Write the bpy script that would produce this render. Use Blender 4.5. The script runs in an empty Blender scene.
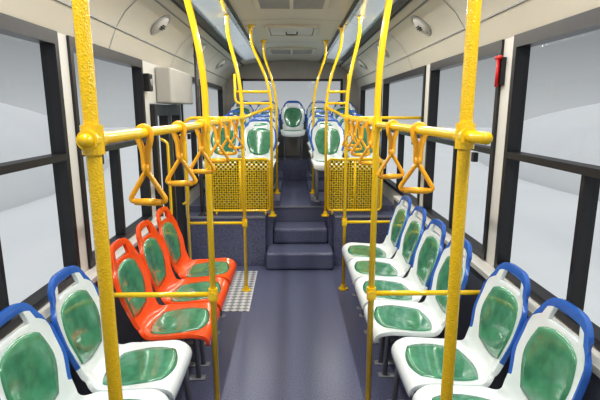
import bpy, bmesh, math, random, bisect
from mathutils import Vector, Matrix
random.seed(3)
scene=bpy.context.scene
COL=scene.collection
scene.view_settings.view_transform='Standard'
try: scene.view_settings.look='Medium High Contrast'
except Exception: pass

# ---------------- materials ----------------
def mat(name,col,rough=0.5,metal=0.0,noise=0.0,nscale=30,bump=0.0,bscale=200,coat=0.0,emit=None,voro=False):
    m=bpy.data.materials.new(name); m.use_nodes=True
    nt=m.node_tree; b=nt.nodes['Principled BSDF']
    b.inputs['Base Color'].default_value=(*col,1)
    b.inputs['Roughness'].default_value=rough; b.inputs['Metallic'].default_value=metal
    if coat: b.inputs['Coat Weight'].default_value=coat; b.inputs['Coat Roughness'].default_value=0.08
    tc=nt.nodes.new('ShaderNodeTexCoord')
    if noise:
        n=nt.nodes.new('ShaderNodeTexNoise'); n.inputs['Scale'].default_value=nscale; n.inputs['Detail'].default_value=3
        nt.links.new(tc.outputs['Object'],n.inputs['Vector'])
        r=nt.nodes.new('ShaderNodeValToRGB')
        r.color_ramp.elements[0].position=0.3; r.color_ramp.elements[1].position=0.7
        r.color_ramp.elements[0].color=(*[max(0,c*(1-noise)) for c in col],1)
        r.color_ramp.elements[1].color=(*[min(1,c*(1+noise)) for c in col],1)
        nt.links.new(n.outputs['Fac'],r.inputs['Fac']); nt.links.new(r.outputs['Color'],b.inputs['Base Color'])
    if bump:
        n=nt.nodes.new('ShaderNodeTexVoronoi' if voro else 'ShaderNodeTexNoise'); n.inputs['Scale'].default_value=bscale
        nt.links.new(tc.outputs['Object'],n.inputs['Vector'])
        bp=nt.nodes.new('ShaderNodeBump'); bp.inputs['Strength'].default_value=bump; bp.inputs['Distance'].default_value=0.002
        nt.links.new(n.outputs['Distance' if voro else 'Fac'],bp.inputs['Height']); nt.links.new(bp.outputs['Normal'],b.inputs['Normal'])
    if emit:
        b.inputs['Emission Color'].default_value=(*emit[0],1); b.inputs['Emission Strength'].default_value=emit[1]
    return m
M_white=mat('white_panel',(0.62,0.61,0.57),0.5,noise=0.02,nscale=3)
M_ceil=mat('ceiling_panel',(0.62,0.585,0.50),0.42,noise=0.02,nscale=2)
M_beige=mat('beige_cover',(0.42,0.40,0.36),0.5,noise=0.03,nscale=6)
M_box=mat('grey_cover',(0.42,0.41,0.38),0.45,noise=0.03,nscale=6)
M_grey=mat('grey_plastic',(0.26,0.27,0.28),0.5,noise=0.04,nscale=12)
M_grille=mat('grille_grey',(0.42,0.42,0.41),0.5,noise=0.04,nscale=12)
M_lowwall=mat('lower_wall_grey',(0.15,0.16,0.20),0.6,noise=0.1,nscale=60)
M_edge=mat('step_edge_grey',(0.22,0.23,0.28),0.4,noise=0.06,nscale=60)
M_black=mat('black_rubber',(0.02,0.02,0.022),0.45,noise=0.1)
M_dark=mat('dark_frame',(0.022,0.022,0.026),0.35,noise=0.1)
M_post=mat('dark_grey_post',(0.09,0.085,0.085),0.35,0.3,noise=0.1)
M_alu=mat('aluminium',(0.62,0.66,0.70),0.25,0.8,noise=0.05,nscale=20)
M_yel=mat('yellow_enamel',(0.92,0.60,0.015),0.2,noise=0.03,nscale=60,coat=0.6)
M_mesh=mat('yellow_perforated_metal',(0.95,0.66,0.03),0.4,noise=0.03,nscale=60)
M_yeld=mat('dimpled_yellow_grip',(0.92,0.60,0.015),0.24,noise=0.05,nscale=90,coat=0.5,bump=0.85,bscale=200,voro=True)
M_yelplast=mat('orange_yellow_plastic',(0.88,0.44,0.03),0.3,noise=0.03)
M_swhite=mat('white_shell',(0.76,0.82,0.83),0.2,noise=0.02,coat=0.6)
M_sblue=mat('blue_edge',(0.035,0.14,0.50),0.25,noise=0.05,coat=0.5)
M_sgreen=mat('green_pad',(0.070,0.26,0.15),0.16,noise=0.22,nscale=18,coat=0.9)
M_sorange=mat('orange_shell',(0.88,0.095,0.012),0.22,noise=0.04,coat=0.6)
M_red=mat('red_plastic',(0.6,0.02,0.02),0.35,noise=0.05)
M_leg=mat('leg_grey_enamel',(0.30,0.31,0.34),0.4,0.2,noise=0.05)
M_ground=mat('pale_ground',(0.80,0.81,0.82),0.9,noise=0.02,nscale=.5)
M_diff=mat('light_diffuser',(0.54,0.60,0.66),0.25,noise=0.06,nscale=20,emit=((0.82,0.91,1.0),0.22))
def vinyl():
    m=mat('speckled_vinyl',(0.16,0.165,0.205),0.30)
    nt=m.node_tree; b=nt.nodes['Principled BSDF']; tc=nt.nodes.new('ShaderNodeTexCoord')
    v=nt.nodes.new('ShaderNodeTexNoise'); v.inputs['Scale'].default_value=130; v.inputs['Detail'].default_value=3
    nt.links.new(tc.outputs['Object'],v.inputs['Vector'])
    r=nt.nodes.new('ShaderNodeValToRGB'); e=r.color_ramp.elements
    e[0].position=.32; e[0].color=(0.066,0.073,0.13,1); e[1].position=.70; e[1].color=(0.195,0.21,0.32,1)
    nt.links.new(v.outputs['Fac'],r.inputs['Fac']); nt.links.new(r.outputs['Color'],b.inputs['Base Color'])
    return m
M_floor=vinyl()
def tread():
    m=mat('checker_plate',(0.5,0.51,0.53),0.4,0.3)
    nt=m.node_tree; b=nt.nodes['Principled BSDF']; tc=nt.nodes.new('ShaderNodeTexCoord')
    mp=nt.nodes.new('ShaderNodeMapping'); mp.inputs['Rotation'].default_value=(0,0,math.radians(45)); mp.inputs['Scale'].default_value=(22,22,22)
    nt.links.new(tc.outputs['Object'],mp.inputs['Vector'])
    v=nt.nodes.new('ShaderNodeTexChecker'); v.inputs['Scale'].default_value=1
    v.inputs['Color1'].default_value=(0.8,0.81,0.82,1); v.inputs['Color2'].default_value=(0.34,0.35,0.38,1)
    nt.links.new(mp.outputs['Vector'],v.inputs['Vector']); nt.links.new(v.outputs['Color'],b.inputs['Base Color'])
    return m
M_tread=tread()
def glass():
    m=bpy.data.materials.new('window_glass'); m.use_nodes=True; nt=m.node_tree
    for n in list(nt.nodes): nt.nodes.remove(n)
    o=nt.nodes.new('ShaderNodeOutputMaterial'); mx=nt.nodes.new('ShaderNodeMixShader')
    t=nt.nodes.new('ShaderNodeBsdfTransparent'); t.inputs['Color'].default_value=(0.88,0.90,0.90,1)
    g=nt.nodes.new('ShaderNodeBsdfGlossy'); g.inputs['Roughness'].default_value=0.03
    mx.inputs[0].default_value=0.02
    nt.links.new(t.outputs[0],mx.inputs[1]); nt.links.new(g.outputs[0],mx.inputs[2]); nt.links.new(mx.outputs[0],o.inputs[0])
    return m
M_glass=glass()

# ---------------- mesh helpers ----------------
def obj_from(name,bm,mats,parent=None,smooth=False,kind=None,label=None,category=None,group=None):
    me=bpy.data.meshes.new(name)
    bmesh.ops.recalc_face_normals(bm,faces=bm.faces)
    bm.to_mesh(me); bm.free()
    for m in mats: me.materials.append(m)
    if smooth:
        for p in me.polygons: p.use_smooth=True
    o=bpy.data.objects.new(name,me); COL.objects.link(o)
    if parent: o.parent=parent
    tag(o,label,category,group,kind)
    return o
def tag(o,label=None,category=None,group=None,kind=None):
    if label: o['label']=label
    if category: o['category']=category
    if group: o['group']=group
    if kind: o['kind']=kind
def empty(name,loc=(0,0,0),label=None,category=None,group=None):
    o=bpy.data.objects.new(name,None); o.empty_display_size=0.1; o.location=loc; COL.objects.link(o)
    tag(o,label,category,group); return o
def box(bm,x0,x1,y0,y1,z0,z1,mi=0):
    if x0>x1:x0,x1=x1,x0
    vs=[bm.verts.new((x,y,z)) for x in(x0,x1) for y in(y0,y1) for z in(z0,z1)]
    for f in((0,1,3,2),(4,6,7,5),(0,4,5,1),(2,3,7,6),(0,2,6,4),(1,5,7,3)):
        fc=bm.faces.new([vs[i] for i in f]); fc.material_index=mi
def tube(bm,pts,r,seg=12,mi=0,closed=False,flat=1.0):
    pts=[Vector(p) for p in pts]; n=len(pts); rings=[]
    rs=r if isinstance(r,(list,tuple)) else [r]*n
    prev=None
    for i,p in enumerate(pts):
        if closed: t=(pts[(i+1)%n]-pts[i-1]).normalized()
        else: t=(pts[min(i+1,n-1)]-pts[max(i-1,0)]).normalized()
        if prev is None:
            a=Vector((0,0,1)) if abs(t.z)<.9 else Vector((0,1,0))
            nrm=(a-t*a.dot(t)).normalized()
        else:
            nrm=(prev-t*prev.dot(t)).normalized()
        prev=nrm; bn=t.cross(nrm)
        rings.append([bm.verts.new(p+(nrm*math.cos(2*math.pi*k/seg)+bn*math.sin(2*math.pi*k/seg)*flat)*rs[i]) for k in range(seg)])
    m=n if closed else n-1
    for i in range(m):
        A=rings[i];B=rings[(i+1)%n]
        for k in range(seg):
            f=bm.faces.new((A[k],A[(k+1)%seg],B[(k+1)%seg],B[k])); f.material_index=mi
    if not closed:
        for R in(rings[0],rings[-1]):
            f=bm.faces.new(R); f.material_index=mi
def fillet(pts,r=0.08,n=6,closed=False):
    pts=[Vector(p) for p in pts]; out=[]; N=len(pts)
    for i,p in enumerate(pts):
        if not closed and i in(0,N-1): out.append(p); continue
        a=pts[i-1]; c=pts[(i+1)%N]
        d1=(a-p); d2=(c-p); rr=min(r,d1.length*.48,d2.length*.48)
        A=p+d1.normalized()*rr; B=p+d2.normalized()*rr
        for k in range(n+1):
            t=k/n; out.append(A*(1-t)**2+p*2*t*(1-t)+B*t*t)
    return out
def copy_thing(root,loc,rotz=None,label=None,group=None,scale=None):
    def cp(o,par):
        c=o.copy(); COL.objects.link(c)
        if par: c.parent=par
        for ch in o.children: cp(ch,c)
        return c
    r=cp(root,None); r.location=loc
    if rotz is not None: r.rotation_euler=(0,0,rotz)
    if label: r['label']=label
    if group: r['group']=group
    if scale: r.scale=scale
    return r

# ---------------- SETTING ----------------
YB=8.35; YF=-1.25
P1,P2,P3,P4=.64,.68,.74,.90
bm=bmesh.new()
box(bm,-1.25,1.25,YF,YB,-.06,0)
AX0,AX1=-.30,.47
box(bm,-1.2,AX0,4.85,YB,0,.57); box(bm,AX1,1.2,4.85,YB,0,.57); box(bm,AX0,AX1,5.4,YB,0,.57)
box(bm,AX0,-.225,5.02,5.4,0,.57); box(bm,.42,AX1,5.02,5.4,0,.57)
for a,b,z in((5.12,6.0,P1),(6.0,6.75,P2),(6.75,7.45,P3)):
    box(bm,-1.2,-.15 if a>5.3 else -.34,a,b,.57,z); box(bm,.23 if a>5.3 else .48,1.2,a,b,.57,z)
box(bm,-1.2,1.2,7.45,YB,.57,P4)
box(bm,-.34,-.15,5.41,6.0,.57,P1); box(bm,.23,.48,5.41,6.0,.57,P1)
obj_from('floor',bm,[M_floor],kind='structure',label='blue-grey speckled vinyl bus floor with raised rear platform')
for i,(x0,x1,y0,z0,z1) in enumerate(((-.29,.46,4.70,0,.20),(-.222,.418,5.04,.20,.385))):
    bm=bmesh.new(); box(bm,x0,x1,y0,5.395,z0,z1)
    o=obj_from('trim_%d'%(30+i),bm,[M_floor],kind='structure',label='rounded vinyl-covered step up to the rear platform')
    bv=o.modifiers.new('b','BEVEL'); bv.width=.035; bv.segments=4
for i,(y,z,x0,x1) in enumerate([(5.395,.57,-.225,.42),(4.845,.57,-1.19,AX0),(4.845,.57,AX1,1.19)]):
    bm=bmesh.new(); box(bm,x0+.003,x1-.003,y-.008,y+.03,z-.014,z+.005)
    obj_from('trim_%d'%(i+1),bm,[M_edge],kind='structure',label='grey edge strip on platform nosing')
prof=[(0,2.60),(.48,2.58),(.50,2.575),(.85,2.51),(.90,2.49),(.98,2.44),(1.07,2.36),(1.14,2.26),(1.19,2.14),(1.21,2.10)]
full=[(-x,z) for x,z in reversed(prof)]+prof[1:]
bm=bmesh.new()
rows=[[bm.verts.new((x,y,z)) for x,z in full] for y in(YF,YB)]
out=[[bm.verts.new((x*1.04,y,z+.05)) for x,z in full] for y in(YF,YB)]
for i in range(len(full)-1):
    bm.faces.new((rows[0][i],rows[0][i+1],rows[1][i+1],rows[1][i]))
    bm.faces.new((out[0][i],out[0][i+1],out[1][i+1],out[1][i]))
obj_from('ceiling',bm,[M_ceil],kind='structure',smooth=True,label='cream curved bus ceiling with sloping side coves')
n=6
for y in [1.6,3.1,4.6,6.1,7.5]:
    bm=bmesh.new()
    pts=[Vector((x,y,z-.003)) for x,z in full]
    for a,b in zip(pts[:-1],pts[1:]):
        v=[bm.verts.new(q) for q in (a,b,b+Vector((0,.012,0)),a+Vector((0,.012,0)))]
        bm.faces.new(v)
    obj_from('trim_%d'%n,bm,[M_grey],kind='structure',label='thin grey seam between ceiling panels'); n+=1
for s in(-1,1):
    for (x,z) in((.93,2.470),(1.14,2.257)):
        bm=bmesh.new(); box(bm,s*(x-.006),s*(x+.006),YF+.01,YB-.01,z-.006,z+.002)
        obj_from('trim_%d'%n,bm,[M_grey],kind='structure',label='thin grey groove along the ceiling cove'); n+=1
    for (x,z) in((.503,2.574),(.852,2.508)):
        bm=bmesh.new(); box(bm,s*(x-.008),s*(x+.008),YF+.01,YB-.01,z-.014,z+.002)
        obj_from('trim_%d'%n,bm,[M_dark],kind='structure',label='dark rubber bead beside the light strip'); n+=1

SILL=.82; WT=2.12; LED=1.12
LW=[(-1.0,1.05),(1.15,2.42),(2.54,3.74),(5.0,6.4),(6.52,7.95)]
RW=[(-1.0,1.02),(1.12,2.50),(2.64,3.98),(4.14,6.0),(6.12,7.95)]
DOOR=(3.90,4.82); DT=1.78
def wall(side,wins,door=None):
    s=-1 if side=='left' else 1
    bm=bmesh.new()
    ys=sorted(wins+([door] if door else []))
    y=YF
    for a,b in ys:
        box(bm,s*1.2,s*1.27,y,a,0,WT+.03,0); y=b
        if door and (a,b)==door: box(bm,s*1.2,s*1.27,a,b,DT+.01,WT+.03,0)
        else: box(bm,s*1.2,s*1.27,a,b,0,SILL,0); box(bm,s*1.2,s*1.27,a,b,WT-.005,WT+.03,0)
    box(bm,s*1.2,s*1.27,y,YB,0,WT+.03,0)
    obj_from('wall_'+side,bm,[M_white,M_lowwall],kind='structure',label='cream bus side wall with window pillars')
    bm=bmesh.new()
    b=4.83 if not door else door[0]-.02
    box(bm,s*LED,s*1.199,YF,b,0,SILL-.04,1); box(bm,s*(LED-.012),s*1.199,YF,b,SILL-.04,SILL-.01,0)
    obj_from('trim_%d'%(40 if s<0 else 41),bm,[M_white,M_lowwall],kind='structure',label='grey lower wall casing with pale top ledge')
wall('left',LW,DOOR); wall('right',RW)
wn=1
def window(s,a,b,nm):
    bm=bmesh.new(); f=.035; X0=s*1.185; X1=s*1.262
    box(bm,X0,X1,a,a+f,SILL,WT,0); box(bm,X0,X1,b-f,b,SILL,WT,0)
    box(bm,X0,X1,a+f,b-f,SILL,SILL+f,0); box(bm,X0,X1,a+f,b-f,WT-.065,WT,0)
    box(bm,X0,X1,a+f,b-f,1.47,1.505,0)
    m=(a+b)/2; box(bm,X0+s*.01,X1,m-.012,m+.012,SILL+f,1.47,0)
    box(bm,X0-s*.01,X0+s*.02,a+.25,a+.29,1.40,1.46,0)
    v=[bm.verts.new(p) for p in((s*1.235,a+f,SILL+f),(s*1.235,b-f,SILL+f),(s*1.235,b-f,WT-f),(s*1.235,a+f,WT-f))]
    fc=bm.faces.new(v); fc.material_index=1
    obj_from('window_%d'%nm,bm,[M_dark,M_glass],kind='structure',label='large bus side window with black rubber frame')
for a,b in LW: window(-1,a,b,wn); wn+=1
for a,b in RW: window(1,a,b,wn); wn+=1
bm=bmesh.new()
RX=.92; RZ0,RZ1=1.62,2.28
box(bm,-1.25,1.25,YB,YB+.07,0,RZ0); box(bm,-1.25,-RX,YB,YB+.07,RZ0,RZ1); box(bm,RX,1.25,YB,YB+.07,RZ0,RZ1); box(bm,-1.25,1.25,YB,YB+.07,RZ1,2.66)
obj_from('wall_back',bm,[M_beige],kind='structure',label='cream rear wall of the bus')
bm=bmesh.new(); f=.04
box(bm,-RX,RX,YB-.015,YB+.05,RZ0,RZ0+f);box(bm,-RX,RX,YB-.015,YB+.05,RZ1-f,RZ1)
box(bm,-RX,-RX+f,YB-.015,YB+.05,RZ0+f,RZ1-f);box(bm,RX-f,RX,YB-.015,YB+.05,RZ0+f,RZ1-f)
fc=bm.faces.new([bm.verts.new(p) for p in((-RX+f,YB+.03,RZ0+f),(RX-f,YB+.03,RZ0+f),(RX-f,YB+.03,RZ1-f),(-RX+f,YB+.03,RZ1-f))]); fc.material_index=1
obj_from('window_%d'%wn,bm,[M_dark,M_glass],kind='structure',label='wide rear window with black frame'); wn+=1
bm=bmesh.new()
box(bm,-1.25,1.25,YF-.07,YF,0,.8); box(bm,-1.25,-1.12,YF-.07,YF,.8,2.2); box(bm,1.12,1.25,YF-.07,YF,.8,2.2); box(bm,-1.25,1.25,YF-.07,YF,2.2,2.66)
obj_from('wall_front',bm,[M_white],kind='structure',label='front bulkhead around the windscreen')
bm=bmesh.new()
bm.faces.new([bm.verts.new(p) for p in((-1.12,YF-.03,.8),(1.12,YF-.03,.8),(1.12,YF-.03,2.2),(-1.12,YF-.03,2.2))])
obj_from('window_%d'%wn,bm,[M_glass],kind='structure',label='large windscreen pane')
# door
bm=bmesh.new(); a,b=DOOR; m=(a+b)/2
for y0,y1 in((a+.01,m-.004),(m+.004,b-.01)):
    f=.065
    box(bm,-1.16,-1.24,y0,y0+f,.01,DT);box(bm,-1.16,-1.24,y1-f,y1,.01,DT)
    box(bm,-1.16,-1.24,y0+f,y1-f,.01,.16);box(bm,-1.16,-1.24,y0+f,y1-f,DT-.1,DT)
    fc=bm.faces.new([bm.verts.new(p) for p in((-1.21,y0+f,.16),(-1.21,y1-f,.16),(-1.21,y1-f,DT-.1),(-1.21,y0+f,DT-.1))]); fc.material_index=1
o=obj_from('door_1',bm,[M_dark,M_glass],kind='structure',label='two-leaf glazed bus exit door with black frames')
for y in(a+.12,b-.12):
    bm=bmesh.new(); tube(bm,fillet([(-1.16,y,.75),(-1.10,y,.78),(-1.10,y,1.45),(-1.16,y,1.48)],.04),.013,12)
    obj_from('door_handle',bm,[M_yel],o,True,label='yellow vertical grab handle')
bm=bmesh.new(); box(bm,-1.198,-1.06,4.10,4.98,1.79,2.10)
o=obj_from('trim_42',bm,[M_box],kind='structure',label='cream-grey header panel above the exit door')
bv=o.modifiers.new('b','BEVEL'); bv.width=.015; bv.segments=3
bm=bmesh.new(); box(bm,-1.06,-.38,3.68,4.68,.0,.006)
obj_from('floor_plate',bm,[M_tread],label='silver checker plate on the floor by the exit door',category='floor plate')

# ---------------- SEATS ----------------
CP=[(-.255,.375),(-.262,.425),(-.225,.452),(-.12,.448),(0,.432),(.10,.432),(.165,.462),(.195,.53),(.215,.62),(.24,.73),(.262,.84),(.278,.945)]
def catmull(t):
    n=len(CP)-1; x=t*n; i=min(int(x),n-1); f=x-i
    P=[Vector(CP[max(0,min(n,j))]) for j in(i-1,i,i+1,i+2)]
    return .5*((2*P[1])+(-P[0]+P[2])*f+(2*P[0]-5*P[1]+4*P[2]-P[3])*f*f+(-P[0]+3*P[1]-3*P[2]+P[3])*f**3)
TT=[i/400 for i in range(401)]; PP=[catmull(t) for t in TT]; LL=[0]
for i in range(400): LL.append(LL[-1]+(PP[i+1]-PP[i]).length)
TOT=LL[-1]
def prof_at(s):
    L=max(0,min(1,s))*TOT
    i=min(max(bisect.bisect(LL,L)-1,0),399)
    f=(L-LL[i])/(LL[i+1]-LL[i]); p=PP[i].lerp(PP[i+1],f)
    j0=max(i-6,0);j1=min(i+7,400); t=(PP[j1]-PP[j0]).normalized()
    return p,Vector((-t.y,t.x))
def lerpt(tab,s):
    for (a,va),(b,vb) in zip(tab[:-1],tab[1:]):
        if s<=b:
            f=(s-a)/(b-a); f=f*f*(3-2*f); return va+(vb-va)*f
    return tab[-1][1]
WID=[(0,.185),(.12,.208),(.38,.209),(.50,.165),(.60,.175),(.76,.207),(.88,.201),(1,.150)]
CUR=[(0,0.0),(.15,.022),(.42,.035),(.52,.055),(.7,.045),(.9,.03),(1,.012)]
def shell(u,s,off=0):
    a4=abs(u)**4; se=.03*a4+(1-.03*a4-.07*a4)*s
    p,nn=prof_at(se); w=lerpt(WID,s); c=lerpt(CUR,s)*abs(u)**2.6
    q=p+nn*(c+off)
    return Vector((u*w,q.x,q.y))
def seat(kind):
    root=empty('bus_seat')
    bm=bmesh.new(); NU,NS=28,50
    g=[[bm.verts.new(shell(-1+2*i/NU,j/NS)) for i in range(NU+1)] for j in range(NS+1)]
    for j in range(NS):
        for i in range(NU):
            s=(j+.5)/NS; u=abs(-1+2*(i+.5)/NU)
            if .90<s<.955 and u<.5: continue
            f=bm.faces.new((g[j][i],g[j][i+1],g[j+1][i+1],g[j+1][i]))
            f.material_index=1 if ((s>.62 and u>.92) or s>.955 or (s>.92 and u>.70)) else 0
    me=[M_sorange,M_sorange] if kind=='orange' else [M_swhite,M_sblue]
    o=obj_from('shell',bm,me,root,True,label=('orange moulded plastic seat shell' if kind=='orange' else 'white moulded seat shell with blue edging'))
    md=o.modifiers.new('s','SOLIDIFY'); md.thickness=.022; md.offset=0
    bv=o.modifiers.new('b','BEVEL'); bv.width=.008; bv.segments=2; bv.limit_method='ANGLE'; bv.angle_limit=1.0
    for nm,(s0,s1,uw) in (('seat_pad',(.09,.43,.76)),('backrest_pad',(.55,.88,.74))):
        bm=bmesh.new(); N=12; mid=(s0+s1)/2; h=(s1-s0)/2; g=[]
        for j in range(N+1):
            r=[]
            for i in range(N+1):
                A=-1+2*i/N;B=-1+2*j/N
                r.append(bm.verts.new(shell(uw*A*math.sqrt(1-.32*B*B),mid+h*B*math.sqrt(1-.32*A*A),.015-.004*max(abs(A),abs(B))**6)))
            g.append(r)
        for j in range(N):
            for i in range(N): bm.faces.new((g[j][i],g[j][i+1],g[j+1][i+1],g[j+1][i]))
        o=obj_from(nm,bm,[M_sgreen],root,True,label='glossy green inset pad')
        md=o.modifiers.new('s','SOLIDIFY'); md.thickness=.010; md.offset=0
    for sx in(-1,1):
        bm=bmesh.new()
        tube(bm,fillet([(sx*.14,-.13,0.0),(sx*.14,-.11,.41),(sx*.14,.12,.405),(sx*.14,.15,0.0)],.04),.017,10)
        box(bm,sx*.14-.026,sx*.14+.026,-.17,.18,0,.008)
        obj_from('leg',bm,[M_leg],root,True)
    bm=bmesh.new(); box(bm,-.14,.14,-.11,-.08,.395,.425); box(bm,-.14,.14,.06,.09,.39,.42)
    obj_from('cross_brace',bm,[M_leg],root)
    root.scale=(1.04,1,1.04)
    return root
GA='side-facing seats along the low floor'; GB='forward-facing seats on the raised platform'
S=seat('white'); O=seat('orange')
XS=.725
for k,y in enumerate((2.54,2.99,3.44)):
    if k==0: O.location=(-XS-.02,y,0); O.rotation_euler=(0,0,math.pi/2); tag(O,'orange moulded seat with green pads facing the aisle','seat',GA)
    else: copy_thing(O,(-XS-.02,y,0))
tag(S,'white seat with blue edges and green pads under the window','seat',GA)
S.location=(-XS-.095,2.05,0); S.rotation_euler=(0,0,math.pi/2)
copy_thing(S,(-XS-.095,1.61,0))
for y in(3.87,3.43,2.99,2.55): copy_thing(S,(XS+.015,y,0),-math.pi/2)
for y in(2.06,1.62): copy_thing(S,(XS+.09,y,0),-math.pi/2)
for y,z in((5.50,P1),(6.28,P2),(7.02,P3)):
    for x in(-.86,-.41,.45,.90): copy_thing(S,(x,y,z),0,'white and blue seat with green pads on the platform',GB,(1.05,1,1.05))
for x in(-.88,-.43,0.02,.47,.92): copy_thing(S,(x,7.85,P4),0,'white and blue seat in the rearmost row',GB,(1.05,1,1.05))

# ---------------- POLES ----------------
RZ=1.66; RX_=.48; R=.017; PY=2.30
def pole(x,y,z0,ztop,bend=0,label='',clamps=(),r=R,m=None,m2=None):
    root=empty('grab_pole',(x,y,z0),label or 'yellow vertical grab pole from floor to ceiling','pole','grab poles')
    bm=bmesh.new(); H=ztop-z0
    pts=[(0,0,0),(0,0,H*.3),(0,0,H*.6),(0,0,H-.45),(0,0,H)] if not bend else fillet([(0,0,0),(0,0,H-.62),(bend,0,H-.18),(bend,0,H)],.22,8)
    tube(bm,pts,r,16)
    obj_from('tube',bm,[m or M_yel],root,True)
    bm=bmesh.new(); tube(bm,[(0,0,0),(0,0,.012),(0,0,.0121),(0,0,.05)],[.045,.045,.026,.022],20)
    obj_from('floor_flange',bm,[m2 or M_yel],root)
    bm=bmesh.new(); tube(bm,[(bend,0,H),(bend,0,H-.012),(bend,0,H-.0121),(bend,0,H-.05)],[.045,.045,.026,.022],20)
    obj_from('ceiling_flange',bm,[m2 or M_yel],root)
    for cz in clamps:
        bm=bmesh.new(); tube(bm,[(0,0,cz-z0-.035),(0,0,cz-z0+.035)],r+.008,16)
        tube(bm,[(0,-.032,cz-z0),(0,.032,cz-z0)],r+.007,14)
        obj_from('clamp',bm,[M_yel],root)
    return root
BZ1=.75; BZ2=.68
def ceil_z(x):
    x=abs(x)
    for (a,za),(b,zb) in zip(prof[:-1],prof[1:]):
        if x<=b: return za+(zb-za)*(x-a)/(b-a)
pole(-RX_,1.10,0,ceil_z(.48),0,'thick dimpled yellow grab pole beside the side-facing seats',(RZ,),.018,M_yeld)
pole(RX_,1.25,0,ceil_z(.48),0,'thick dimpled yellow grab pole beside the side-facing seats',(RZ,),.018,M_yeld)
pole(-.43,PY,0,ceil_z(.53),-.10,'yellow grab pole with outward bend at its top',(RZ,BZ1))
pole(.43,PY,0,ceil_z(.49),.06,'yellow grab pole with outward bend at its top',(RZ,BZ1))
pole(-.45,4.15,0,ceil_z(.56),-.11,'yellow grab pole near the exit door with bent top',(RZ,BZ2))
pole(.50,4.17,0,ceil_z(.6),.10,'yellow grab pole at the end of the seat bank',(RZ,BZ2))
pole(-1.0,4.92,.57,ceil_z(1.0),0,'dark grey post at the platform corner beside the exit door',(),.022,M_post,M_post)
for x,y,z,bd in((-.22,4.90,.57,-.2),(.37,4.90,.57,.15),(-.20,5.91,P1,-.15),(.28,5.91,P1,.15)):
    pole(x,y,z,ceil_z(x+bd),bd,'yellow grab pole on the raised rear platform',(RZ+.1,) if y<5 else (),.015)
def railpts(name,pts,label,r=.014,cat='rail',group='yellow guard rails',fr=.06):
    bm=bmesh.new(); tube(bm,fillet(pts,fr,5),r,14)
    return obj_from(name,bm,[M_yel],None,True,label=label,category=cat,group=group)
railpts('grab_rail',[(-RX_,1.055,RZ),(-RX_,1.10,RZ),(-.43,PY,RZ),(-.45,4.15,RZ),(-.22,4.90,RZ+.10)],'long yellow overhead grab rail carrying strap handles',.016,group='yellow overhead grab rails')
railpts('grab_rail',[(RX_+.01,1.13,RZ),(RX_,1.25,RZ),(.43,PY,RZ),(.50,4.17,RZ),(.37,4.90,RZ+.10)],'long yellow overhead grab rail carrying strap handles',.016,group='yellow overhead grab rails')
for s,xi,y,z in((-1,-.43,PY,BZ1),(1,.43,PY,BZ1),(-1,-.45,4.15,BZ2),(1,.50,4.17,BZ2)):
    railpts('guard_rail',[(xi,y,z),(s*(LED if not(s<0 and y>4) else .98),y,z)],'yellow armrest-height bar beside the seats')
railpts('guard_rail',[(.50,4.17,RZ),(1.2,4.17,RZ)],'yellow overhead cross bar')
railpts('guard_rail',[(-.98,4.15,0),(-.98,4.15,RZ),(-.45,4.15,RZ)],'yellow bent tube rail beside the exit door',fr=.1)
for s,xi,y in((-1,-.22,4.90),(1,.37,4.90)):
    railpts('guard_rail',[(xi,y,1.92),(s*.585,y,1.92)],'short yellow high cross bar above the platform')
    railpts('guard_rail',[(xi,y,1.80),(s*.60,y,1.80),(s*.60,y,2.1)],'short yellow high cross bar above the platform')
# perforated guards
def guard(x0,x1,y):
    W=x1-x0; H=.58
    root=empty('safety_barrier',(x0,y,.57),'yellow perforated metal barrier in front of platform seats','barrier','perforated barriers')
    bm=bmesh.new()
    tube(bm,fillet([(0,0,.05),(W,0,.05),(W,0,.05+H),(0,0,.05+H)],.05,5,True),.014,12,closed=True)
    for xx in(.05,W-.05): tube(bm,[(xx,0,0),(xx,0,.05)],.012,10)
    tube(bm,[(W/2,0,.05),(W/2,0,.05+H)],.009,10)
    obj_from('frame',bm,[M_yel],root,True)
    bm=bmesh.new(); st=.052; t=.0105
    a0,a1,b0,b1=.01,W-.01,.06,.04+H
    def seg(p,q):
        d=(q-p)
        if d.length<.01: return
        d.normalize(); nn=Vector((-d.z,0,d.x))*t
        v=[]
        for off in(-.0015,.0015):
            for pt in(p-nn,p+nn,q+nn,q-nn): v.append(bm.verts.new(pt+Vector((0,off,0))))
        for f in((0,1,2,3),(4,5,6,7),(0,1,5,4),(1,2,6,5),(2,3,7,6),(3,0,4,7)): bm.faces.new([v[i] for i in f])
    c=-(b1-b0)
    while c<(a1-a0):
        xa=max(a0,a0+c); za=b0+(xa-(a0+c)); xb=min(a1,a0+c+(b1-b0)); zb=b0+(xb-(a0+c))
        if xb>xa:
            seg(Vector((xa,0,za)),Vector((xb,0,zb)))
            seg(Vector((a0+a1-xa,.0,za)),Vector((a0+a1-xb,.0,zb)))
        c+=st
    obj_from('perforated_sheet',bm,[M_mesh],root)
guard(-.90,-.25,4.95); guard(.40,1.00,4.95)

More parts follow.
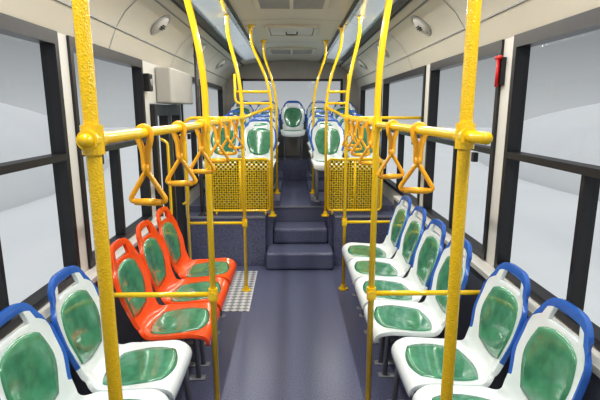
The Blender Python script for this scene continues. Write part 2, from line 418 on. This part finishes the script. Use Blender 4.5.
# ---------------- STRAP HANDLES ----------------
def handle():
    root=empty('strap_handle',(0,0,0),'yellow triangular strap handle hanging from the grab rail','handle','hanging strap handles')
    bm=bmesh.new()
    tube(bm,fillet([(-.021,0,.010),(0,0,.020),(.021,0,.010),(.020,0,-.02),(.007,0,-.06),(.006,0,-.115),(0,0,-.127),(-.006,0,-.115),(-.007,0,-.06),(-.020,0,-.02)],.012,3,True),.0035,8,closed=True,flat=3.2)
    obj_from('strap',bm,[M_yelplast],root,True)
    bm=bmesh.new(); tube(bm,[(0,0,-.10),(0,0,-.135)],[.012,.010],10)
    obj_from('buckle',bm,[M_yelplast],root,True)
    bm=bmesh.new()
    tube(bm,fillet([(0,0,-.118),(.066,0,-.222),(-.066,0,-.222)],.024,6,True),.0085,10,closed=True)
    tube(bm,[(-.045,0,-.223),(0,0,-.223),(.045,0,-.223)],[.011,.0125,.011],12)
    obj_from('grip',bm,[M_yelplast],root,True)
    return root
hd=handle(); first=True
def rx(s,y):
    P=[(1.10,-.48),(PY,-.43),(4.15,-.45)] if s<0 else [(1.25,.48),(PY,.43),(4.17,.50)]
    for (a,xa),(b,xb) in zip(P[:-1],P[1:]):
        if y<=b: return xa+(xb-xa)*(y-a)/(b-a)
for s,ysl in((-1,(1.44,1.82,2.18,2.65,3.1,3.6)),(1,(1.64,2.0,2.52,3.0,3.4,3.8))):
    for y in ysl:
        loc=(rx(s,y),y,RZ); rot=random.uniform(-.25,.25)
        if first: hd.location=loc; hd.rotation_euler=(0,0,rot); first=False
        else: copy_thing(hd,loc,rot)

# ---------------- CEILING THINGS ----------------
def strip_light():
    root=empty('ceiling_light',(0,0,0),'long silver-framed ceiling light strip','light','ceiling light strips')
    L=1.44; a=Vector((.515,0,2.566)); b=Vector((.84,0,2.506)); d=(b-a).normalized(); nn=Vector((d.z,0,-d.x))
    def slab(name,p,q,h,m):
        bm=bmesh.new(); v=[]
        for y in(0,L):
            for pt in(p,q,q+nn*h,p+nn*h): v.append(bm.verts.new(pt+Vector((0,y,0))))
        for f in((0,1,2,3),(4,5,6,7),(0,1,5,4),(1,2,6,5),(2,3,7,6),(3,0,4,7)): bm.faces.new([v[i] for i in f])
        obj_from(name,bm,[m],root)
    slab('diffuser',a+d*.035,b-d*.115,.012,M_diff)
    slab('side_rail',a,a+d*.035,.03,M_alu); slab('side_rail',b-d*.115,b-d*.09,.03,M_alu)
    bm=bmesh.new()
    for k in range(5):
        p=b-d*(.084-k*.017); q=p+d*.008; v=[]
        for y in(0,L):
            for pt in(p,q,q+nn*.014,p+nn*.014): v.append(bm.verts.new(pt+Vector((0,y,0))))
        for f in((0,1,2,3),(4,5,6,7),(0,1,5,4),(1,2,6,5),(2,3,7,6),(3,0,4,7)): bm.faces.new([v[i] for i in f])
    obj_from('air_slot_grille',bm,[M_grey],root)
    return root
L0=strip_light(); L0.location=(0,.15,0)
ysl=[.15+1.47*i for i in range(5)]
for y in ysl[1:]: copy_thing(L0,(0,y,0))
for y in ysl: copy_thing(L0,(0,y+1.44,0),math.pi)
def vent():
    root=empty('air_vent',(0,0,0),'round grey-white air nozzle on the ceiling cove','vent','round ceiling air vents')
    bm=bmesh.new()
    tube(bm,[(.095*math.cos(t),.095*math.sin(t),.004) for t in [2*math.pi*i/28 for i in range(28)]],.012,8,closed=True)
    obj_from('ring',bm,[M_grille],root,True)
    bm=bmesh.new(); tube(bm,[(0,0,0),(0,0,.012),(0,0,.03)],[.088,.084,.05],28); obj_from('dish',bm,[M_white],root,True)
    bm=bmesh.new(); box(bm,-.045,.045,-.006,.006,.03,.038); box(bm,-.035,.035,.014,.022,.03,.036); box(bm,-.035,.035,-.022,-.014,.03,.036); obj_from('louvre',bm,[M_dark],root)
    return root
vt=vent(); fst=True
for y in(2.3,3.75,5.3,6.8):
    for s in(-1,1):
        m=Vector((s*1.035,y,2.391))
        if fst: v=vt; fst=False
        else: v=copy_thing(vt,(0,0,0))
        nrm=Vector((-s*.089,0,-.10)).normalized()
        v.location=m+nrm*.003; v.rotation_euler=nrm.to_track_quat('Z','Y').to_euler()
def hatch(y,w,l,nm,label,dark):
    root=empty(nm,(0,y,2.60),label,'vent')
    bm=bmesh.new()
    for (x0,x1,y0,y1) in((-w,w,0,.04),(-w,w,l-.04,l),(-w,-w+.04,.04,l-.04),(w-.04,w,.04,l-.04)): box(bm,x0,x1,y0,y1,-.035,0)
    obj_from('frame',bm,[M_ceil],root)
    bm=bmesh.new()
    if dark:
        box(bm,-w+.04,w-.04,.04,l-.04,-.018,-.012,1)
        k=int((l-.08)/.035)
        for i in range(k): box(bm,-w+.04,w-.04,.04+i*.035+.004,.04+i*.035+.022,-.034,-.026)
        obj_from('louvre_grille',bm,[M_grille,M_dark],root)
        bm=bmesh.new(); box(bm,-.015,.015,.04,l-.04,-.040,-.02); obj_from('centre_bar',bm,[M_ceil],root)
    else:
        box(bm,-w+.05,w-.05,.05,l-.05,-.028,-.01); obj_from('cover',bm,[M_white],root)
        bm=bmesh.new(); tube(bm,fillet([(-.06,l*.5,-.028),(-.06,l*.5,-.06),(.06,l*.5,-.06),(.06,l*.5,-.028)],.015),.006,8); obj_from('handle',bm,[M_black],root,True)
hatch(3.45,.30,.62,'roof_hatch','grey framed roof vent hatch in the ceiling',True)
hatch(6.6,.34,.6,'air_intake_grille','slatted grey air grille in the ceiling',True)
hatch(4.9,.28,.6,'roof_hatch','cream roof escape hatch with black handle',False)
def hammer(x,y,z,s):
    root=empty('emergency_hammer',(x,y,z),'red emergency hammer in holder on window pillar','hammer')
    bm=bmesh.new(); box(bm,-.012,.012,-.025,.025,-.09,.06); obj_from('holder',bm,[M_dark],root)
    bm=bmesh.new(); tube(bm,[(-s*.022,0,-.10),(-s*.022,0,.05)],[.011,.009],12); obj_from('handle',bm,[M_red],root,True)
    bm=bmesh.new(); tube(bm,[(-s*.022,-.035,.06),(-s*.022,-.025,.06),(-s*.022,.025,.06),(-s*.022,.035,.06)],[.004,.012,.012,.004],12); obj_from('head',bm,[M_red],root,True)
hammer(1.187,2.62,1.96,1)
root=empty('speaker',(-1.17,3.80,1.95),'small black speaker on the pillar by the exit door','speaker')
bm=bmesh.new(); box(bm,-.03,.03,-.04,.04,-.07,.07); o=obj_from('casing',bm,[M_black],root)
bv=o.modifiers.new('b','BEVEL'); bv.width=.01; bv.segments=2
bm=bmesh.new(); tube(bm,[(.03,0,0),(.036,0,0)],[.03,.025],18); obj_from('cone',bm,[M_grey],root)

# ---------------- OUTSIDE ----------------
bm=bmesh.new(); bmesh.ops.create_circle(bm,cap_ends=True,segments=64,radius=60)
for v in bm.verts: v.co.z-=.35
obj_from('ground',bm,[M_ground],kind='structure',label='pale smooth studio ground outside')
for k,(x,y,rx_,ry,rz) in enumerate(((-17,11,11,15,3.3),(18,13,11,15,3.0))):
    bm=bmesh.new(); bmesh.ops.create_uvsphere(bm,u_segments=64,v_segments=32,radius=1)
    for v in bm.verts: v.co=Vector((v.co.x*rx_,v.co.y*ry,v.co.z*rz))
    o=obj_from('smooth_mound',bm,[M_ground],smooth=True,label='pale smooth curved mound outside the windows',category='mound'); o.location=(x,y,-.35)

w=bpy.data.worlds.new('W'); scene.world=w; w.use_nodes=True; nt=w.node_tree
bg=nt.nodes['Background']; tc=nt.nodes.new('ShaderNodeTexCoord'); sp=nt.nodes.new('ShaderNodeSeparateXYZ'); mr=nt.nodes.new('ShaderNodeMapRange'); cr=nt.nodes.new('ShaderNodeValToRGB')
nt.links.new(tc.outputs['Generated'],sp.inputs[0]); nt.links.new(sp.outputs['Z'],mr.inputs['Value'])
mr.inputs['From Min'].default_value=-.2; mr.inputs['From Max'].default_value=1
nt.links.new(mr.outputs[0],cr.inputs['Fac']); nt.links.new(cr.outputs['Color'],bg.inputs['Color'])
e=cr.color_ramp.elements; e[0].position=0; e[0].color=(.6,.615,.63,1); e[1].position=1; e[1].color=(1.1,1.12,1.14,1)
x=e.new(.17); x.color=(.48,.495,.51,1); x=e.new(.27); x.color=(.30,.31,.32,1); x=e.new(.42); x.color=(.15,.157,.165,1); x=e.new(.6); x.color=(.7,.71,.73,1)
bg.inputs['Strength'].default_value=1.0
for s in(-1,1):
    for y,en in((1.2,24),(3.6,20),(6.0,13)):
        l=bpy.data.lights.new('fluorescent_lamp','AREA'); l.shape='RECTANGLE'; l.size=.035; l.size_y=2.3; l.energy=en; l.color=(1,.97,.92)
        lo=bpy.data.objects.new('fluorescent_lamp',l); COL.objects.link(lo)
        lo.location=(s*.63,y,2.522); lo.rotation_euler=(0,s*math.radians(10),0)
cd=bpy.data.cameras.new('Camera'); cam=bpy.data.objects.new('Camera',cd); COL.objects.link(cam)
cd.sensor_width=36; cd.lens=27; cd.clip_start=.02
cam.location=(0,0,1.73); cam.rotation_euler=(math.radians(90-11.3),0,math.radians(-1.02))
scene.camera=cam
